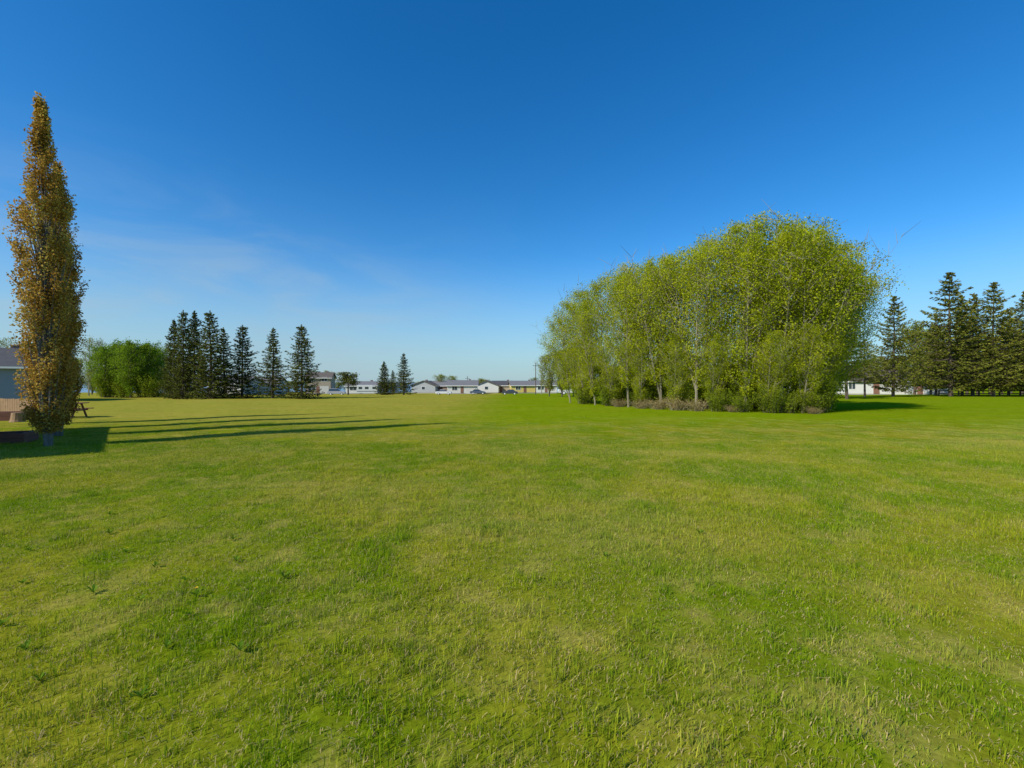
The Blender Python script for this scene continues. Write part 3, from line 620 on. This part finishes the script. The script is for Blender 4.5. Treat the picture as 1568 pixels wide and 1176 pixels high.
def scatter(name, P, rotz, sc, coll):
    me = bpy.data.meshes.new(name); n = len(P); me.vertices.add(n); me.vertices.foreach_set('co', np.asarray(P, np.float32).ravel())
    a = me.attributes.new('rz', 'FLOAT', 'POINT'); a.data.foreach_set('value', np.asarray(rotz, np.float32))
    a = me.attributes.new('sc', 'FLOAT_VECTOR', 'POINT'); a.data.foreach_set('vector', np.asarray(sc, np.float32).ravel())
    o = add_obj(name, me)
    ng = bpy.data.node_groups.new(name + '_gn', 'GeometryNodeTree')
    ng.interface.new_socket('Geometry', in_out='INPUT', socket_type='NodeSocketGeometry'); ng.interface.new_socket('Geometry', in_out='OUTPUT', socket_type='NodeSocketGeometry')
    gi = ng.nodes.new('NodeGroupInput'); gou = ng.nodes.new('NodeGroupOutput'); ip = ng.nodes.new('GeometryNodeInstanceOnPoints')
    ci = ng.nodes.new('GeometryNodeCollectionInfo'); ci.inputs['Collection'].default_value = coll; ci.inputs['Separate Children'].default_value = True; ci.inputs['Reset Children'].default_value = True
    ip.inputs['Pick Instance'].default_value = True
    r1 = ng.nodes.new('GeometryNodeInputNamedAttribute'); r1.data_type = 'FLOAT'; r1.inputs['Name'].default_value = 'rz'
    cx = ng.nodes.new('ShaderNodeCombineXYZ'); s1 = ng.nodes.new('GeometryNodeInputNamedAttribute'); s1.data_type = 'FLOAT_VECTOR'; s1.inputs['Name'].default_value = 'sc'
    l = ng.links.new
    l(gi.outputs[0], ip.inputs['Points']); l(ci.outputs[0], ip.inputs['Instance']); l(r1.outputs[0], cx.inputs['Z']); l(cx.outputs[0], ip.inputs['Rotation']); l(s1.outputs[0], ip.inputs['Scale']); l(ip.outputs[0], gou.inputs[0])
    md = o.modifiers.new('scatter', 'NODES'); md.node_group = ng
    return o
def vn(x, y, s, o=0):
    return .5 + .25 * (np.sin(x * s + o + 1.7 * np.sin(y * s * .8 + o)) + np.sin(y * s * 1.13 + o * 2 + 1.3 * np.sin(x * s * .7)))
st = .5; gx, gy = np.meshgrid(np.arange(-34, 34, st), np.arange(.6, 24, st)); gx = gx.ravel(); gy = gy.ravel()
k = (np.abs(gx) < gy * 1.25 + 2.5); gx = gx[k]; gy = gy[k]
keep = R.uniform(0, 1, len(gx)) < (1 - sm(11, 24, gy)); gx = gx[keep]; gy = gy[keep]
gx = gx + R.uniform(-.05, .05, len(gx)); gy = gy + R.uniform(-.05, .05, len(gy))
hz = .65 + .75 * vn(gx, gy, 1.1, 3) * vn(gx, gy, .45, 1) + R.uniform(0, .2, len(gx)); hz *= 1 - .35 * sm(6, 20, gy)
scatter('grass', np.column_stack([gx, gy, terrain(gx, gy)]), R.integers(0, 4, len(gx)) * math.pi / 2 + R.normal(0, .15, len(gx)), np.column_stack([np.ones(len(gx)), np.ones(len(gx)), hz]), col)
n = 11000; d_ = np.sqrt(R.uniform(1.3 ** 2, 13 ** 2, n)); tt = R.uniform(-1.25, 1.25, n); px_, py_ = d_ * tt, d_
kk = vn(px_, py_, 1.6, 5) * .4 + vn(px_, py_, .5, 2) * .3 + R.normal(0, .22, n) > .45; px_, py_ = px_[kk], py_[kk]
s_ = R.uniform(.5, 1.2, len(px_))
scatter('tall_grass', np.column_stack([px_, py_, terrain(px_, py_)]), R.uniform(0, 6.28, len(px_)), np.column_stack([s_, s_, s_]), col2)

# dandelions
M_dl = leafmat('dandelion_leaf', (.09, .16, .012), (.13, .24, .018), (.20, .32, .03), .35)
M_dy = solid('dandelion_petal', (.75, .52, .02), .7, .1)
def dandelion(seed, flower):
    rr = np.random.default_rng(seed); g = Geo()
    for k in range(10):
        a = k * 2.4 + rr.normal(0, .3); Ln = rr.uniform(.05, .10); el = rr.uniform(.6, 1.3); wv = .007
        q = np.linspace(0, 1, 5); r_ = Ln * q * math.cos(el); z = Ln * (math.sin(el) * q - .4 * q ** 2 * math.sin(el)) + .01
        c_ = np.column_stack([np.cos(a) * r_, np.sin(a) * r_, z]); wd = wv * np.array([.3, .8, 1., 1.15, .1]); sd = np.array([-math.sin(a), math.cos(a), .15])
        V = np.concatenate([c_ - sd * wd[:, None], c_ + sd * wd[:, None]]); g.add(V, [[i, i + 1, 5 + i + 1, 5 + i] for i in range(4)], 0, rr.uniform(.2, .8))
    if flower:
        tube(g, [(0, 0, 0), (.01, 0, .04), (.012, .005, .065)], [.003, .0025, .0025], 5, 0)
        for k in range(26):
            a = k * 2.4; r_ = .012 * math.sqrt((k + 1) / 26); p = np.array([.012 + math.cos(a) * r_ * .4, .005 + math.sin(a) * r_ * .4, .067 + .003 * (1 - k / 26)]); s = np.array([-math.sin(a), math.cos(a), 0]) * .003; e_ = p + np.array([math.cos(a), math.sin(a), .3]) * .009
            g.add([p - s * .5, p + s * .5, e_ + s, e_ - s], [[0, 1, 2, 3]], 1)
    return g.mesh('dandelion', [M_dl, M_dy])
DL = [dandelion(i, i == 3) for i in range(4)]
spots = [(-2.35, 3.3), (-2.5, 3.6), (-2.9, 3.55), (-2.2, 2.9), (-1.7, 2.85), (-3.4, 3.7), (-3.9, 4.6), (-3.0, 4.9), (-2.6, 4.3), (-3.3, 4.2), (-4.6, 5.2), (-1.95, 3.9), (-2.7, 2.6), (-2.0, 2.45), (-5.3, 6.0), (-5.0, 4.7), (.9, 4.4), (2.1, 5.1), (-.3, 5.2), (-3.6, 3.2), (-4.2, 3.9), (-3.1, 2.9), (-2.8, 3.9)]
for i, (x, y) in enumerate(spots):
    s = random.uniform(.7, 1.15); add_obj('dandelion', DL[3] if i in (1, 6, 14) else DL[i % 3], (x, y, tz(x, y)), (0, 0, random.uniform(0, 6)), (s, s, s))
print('objects', len(scene.objects))
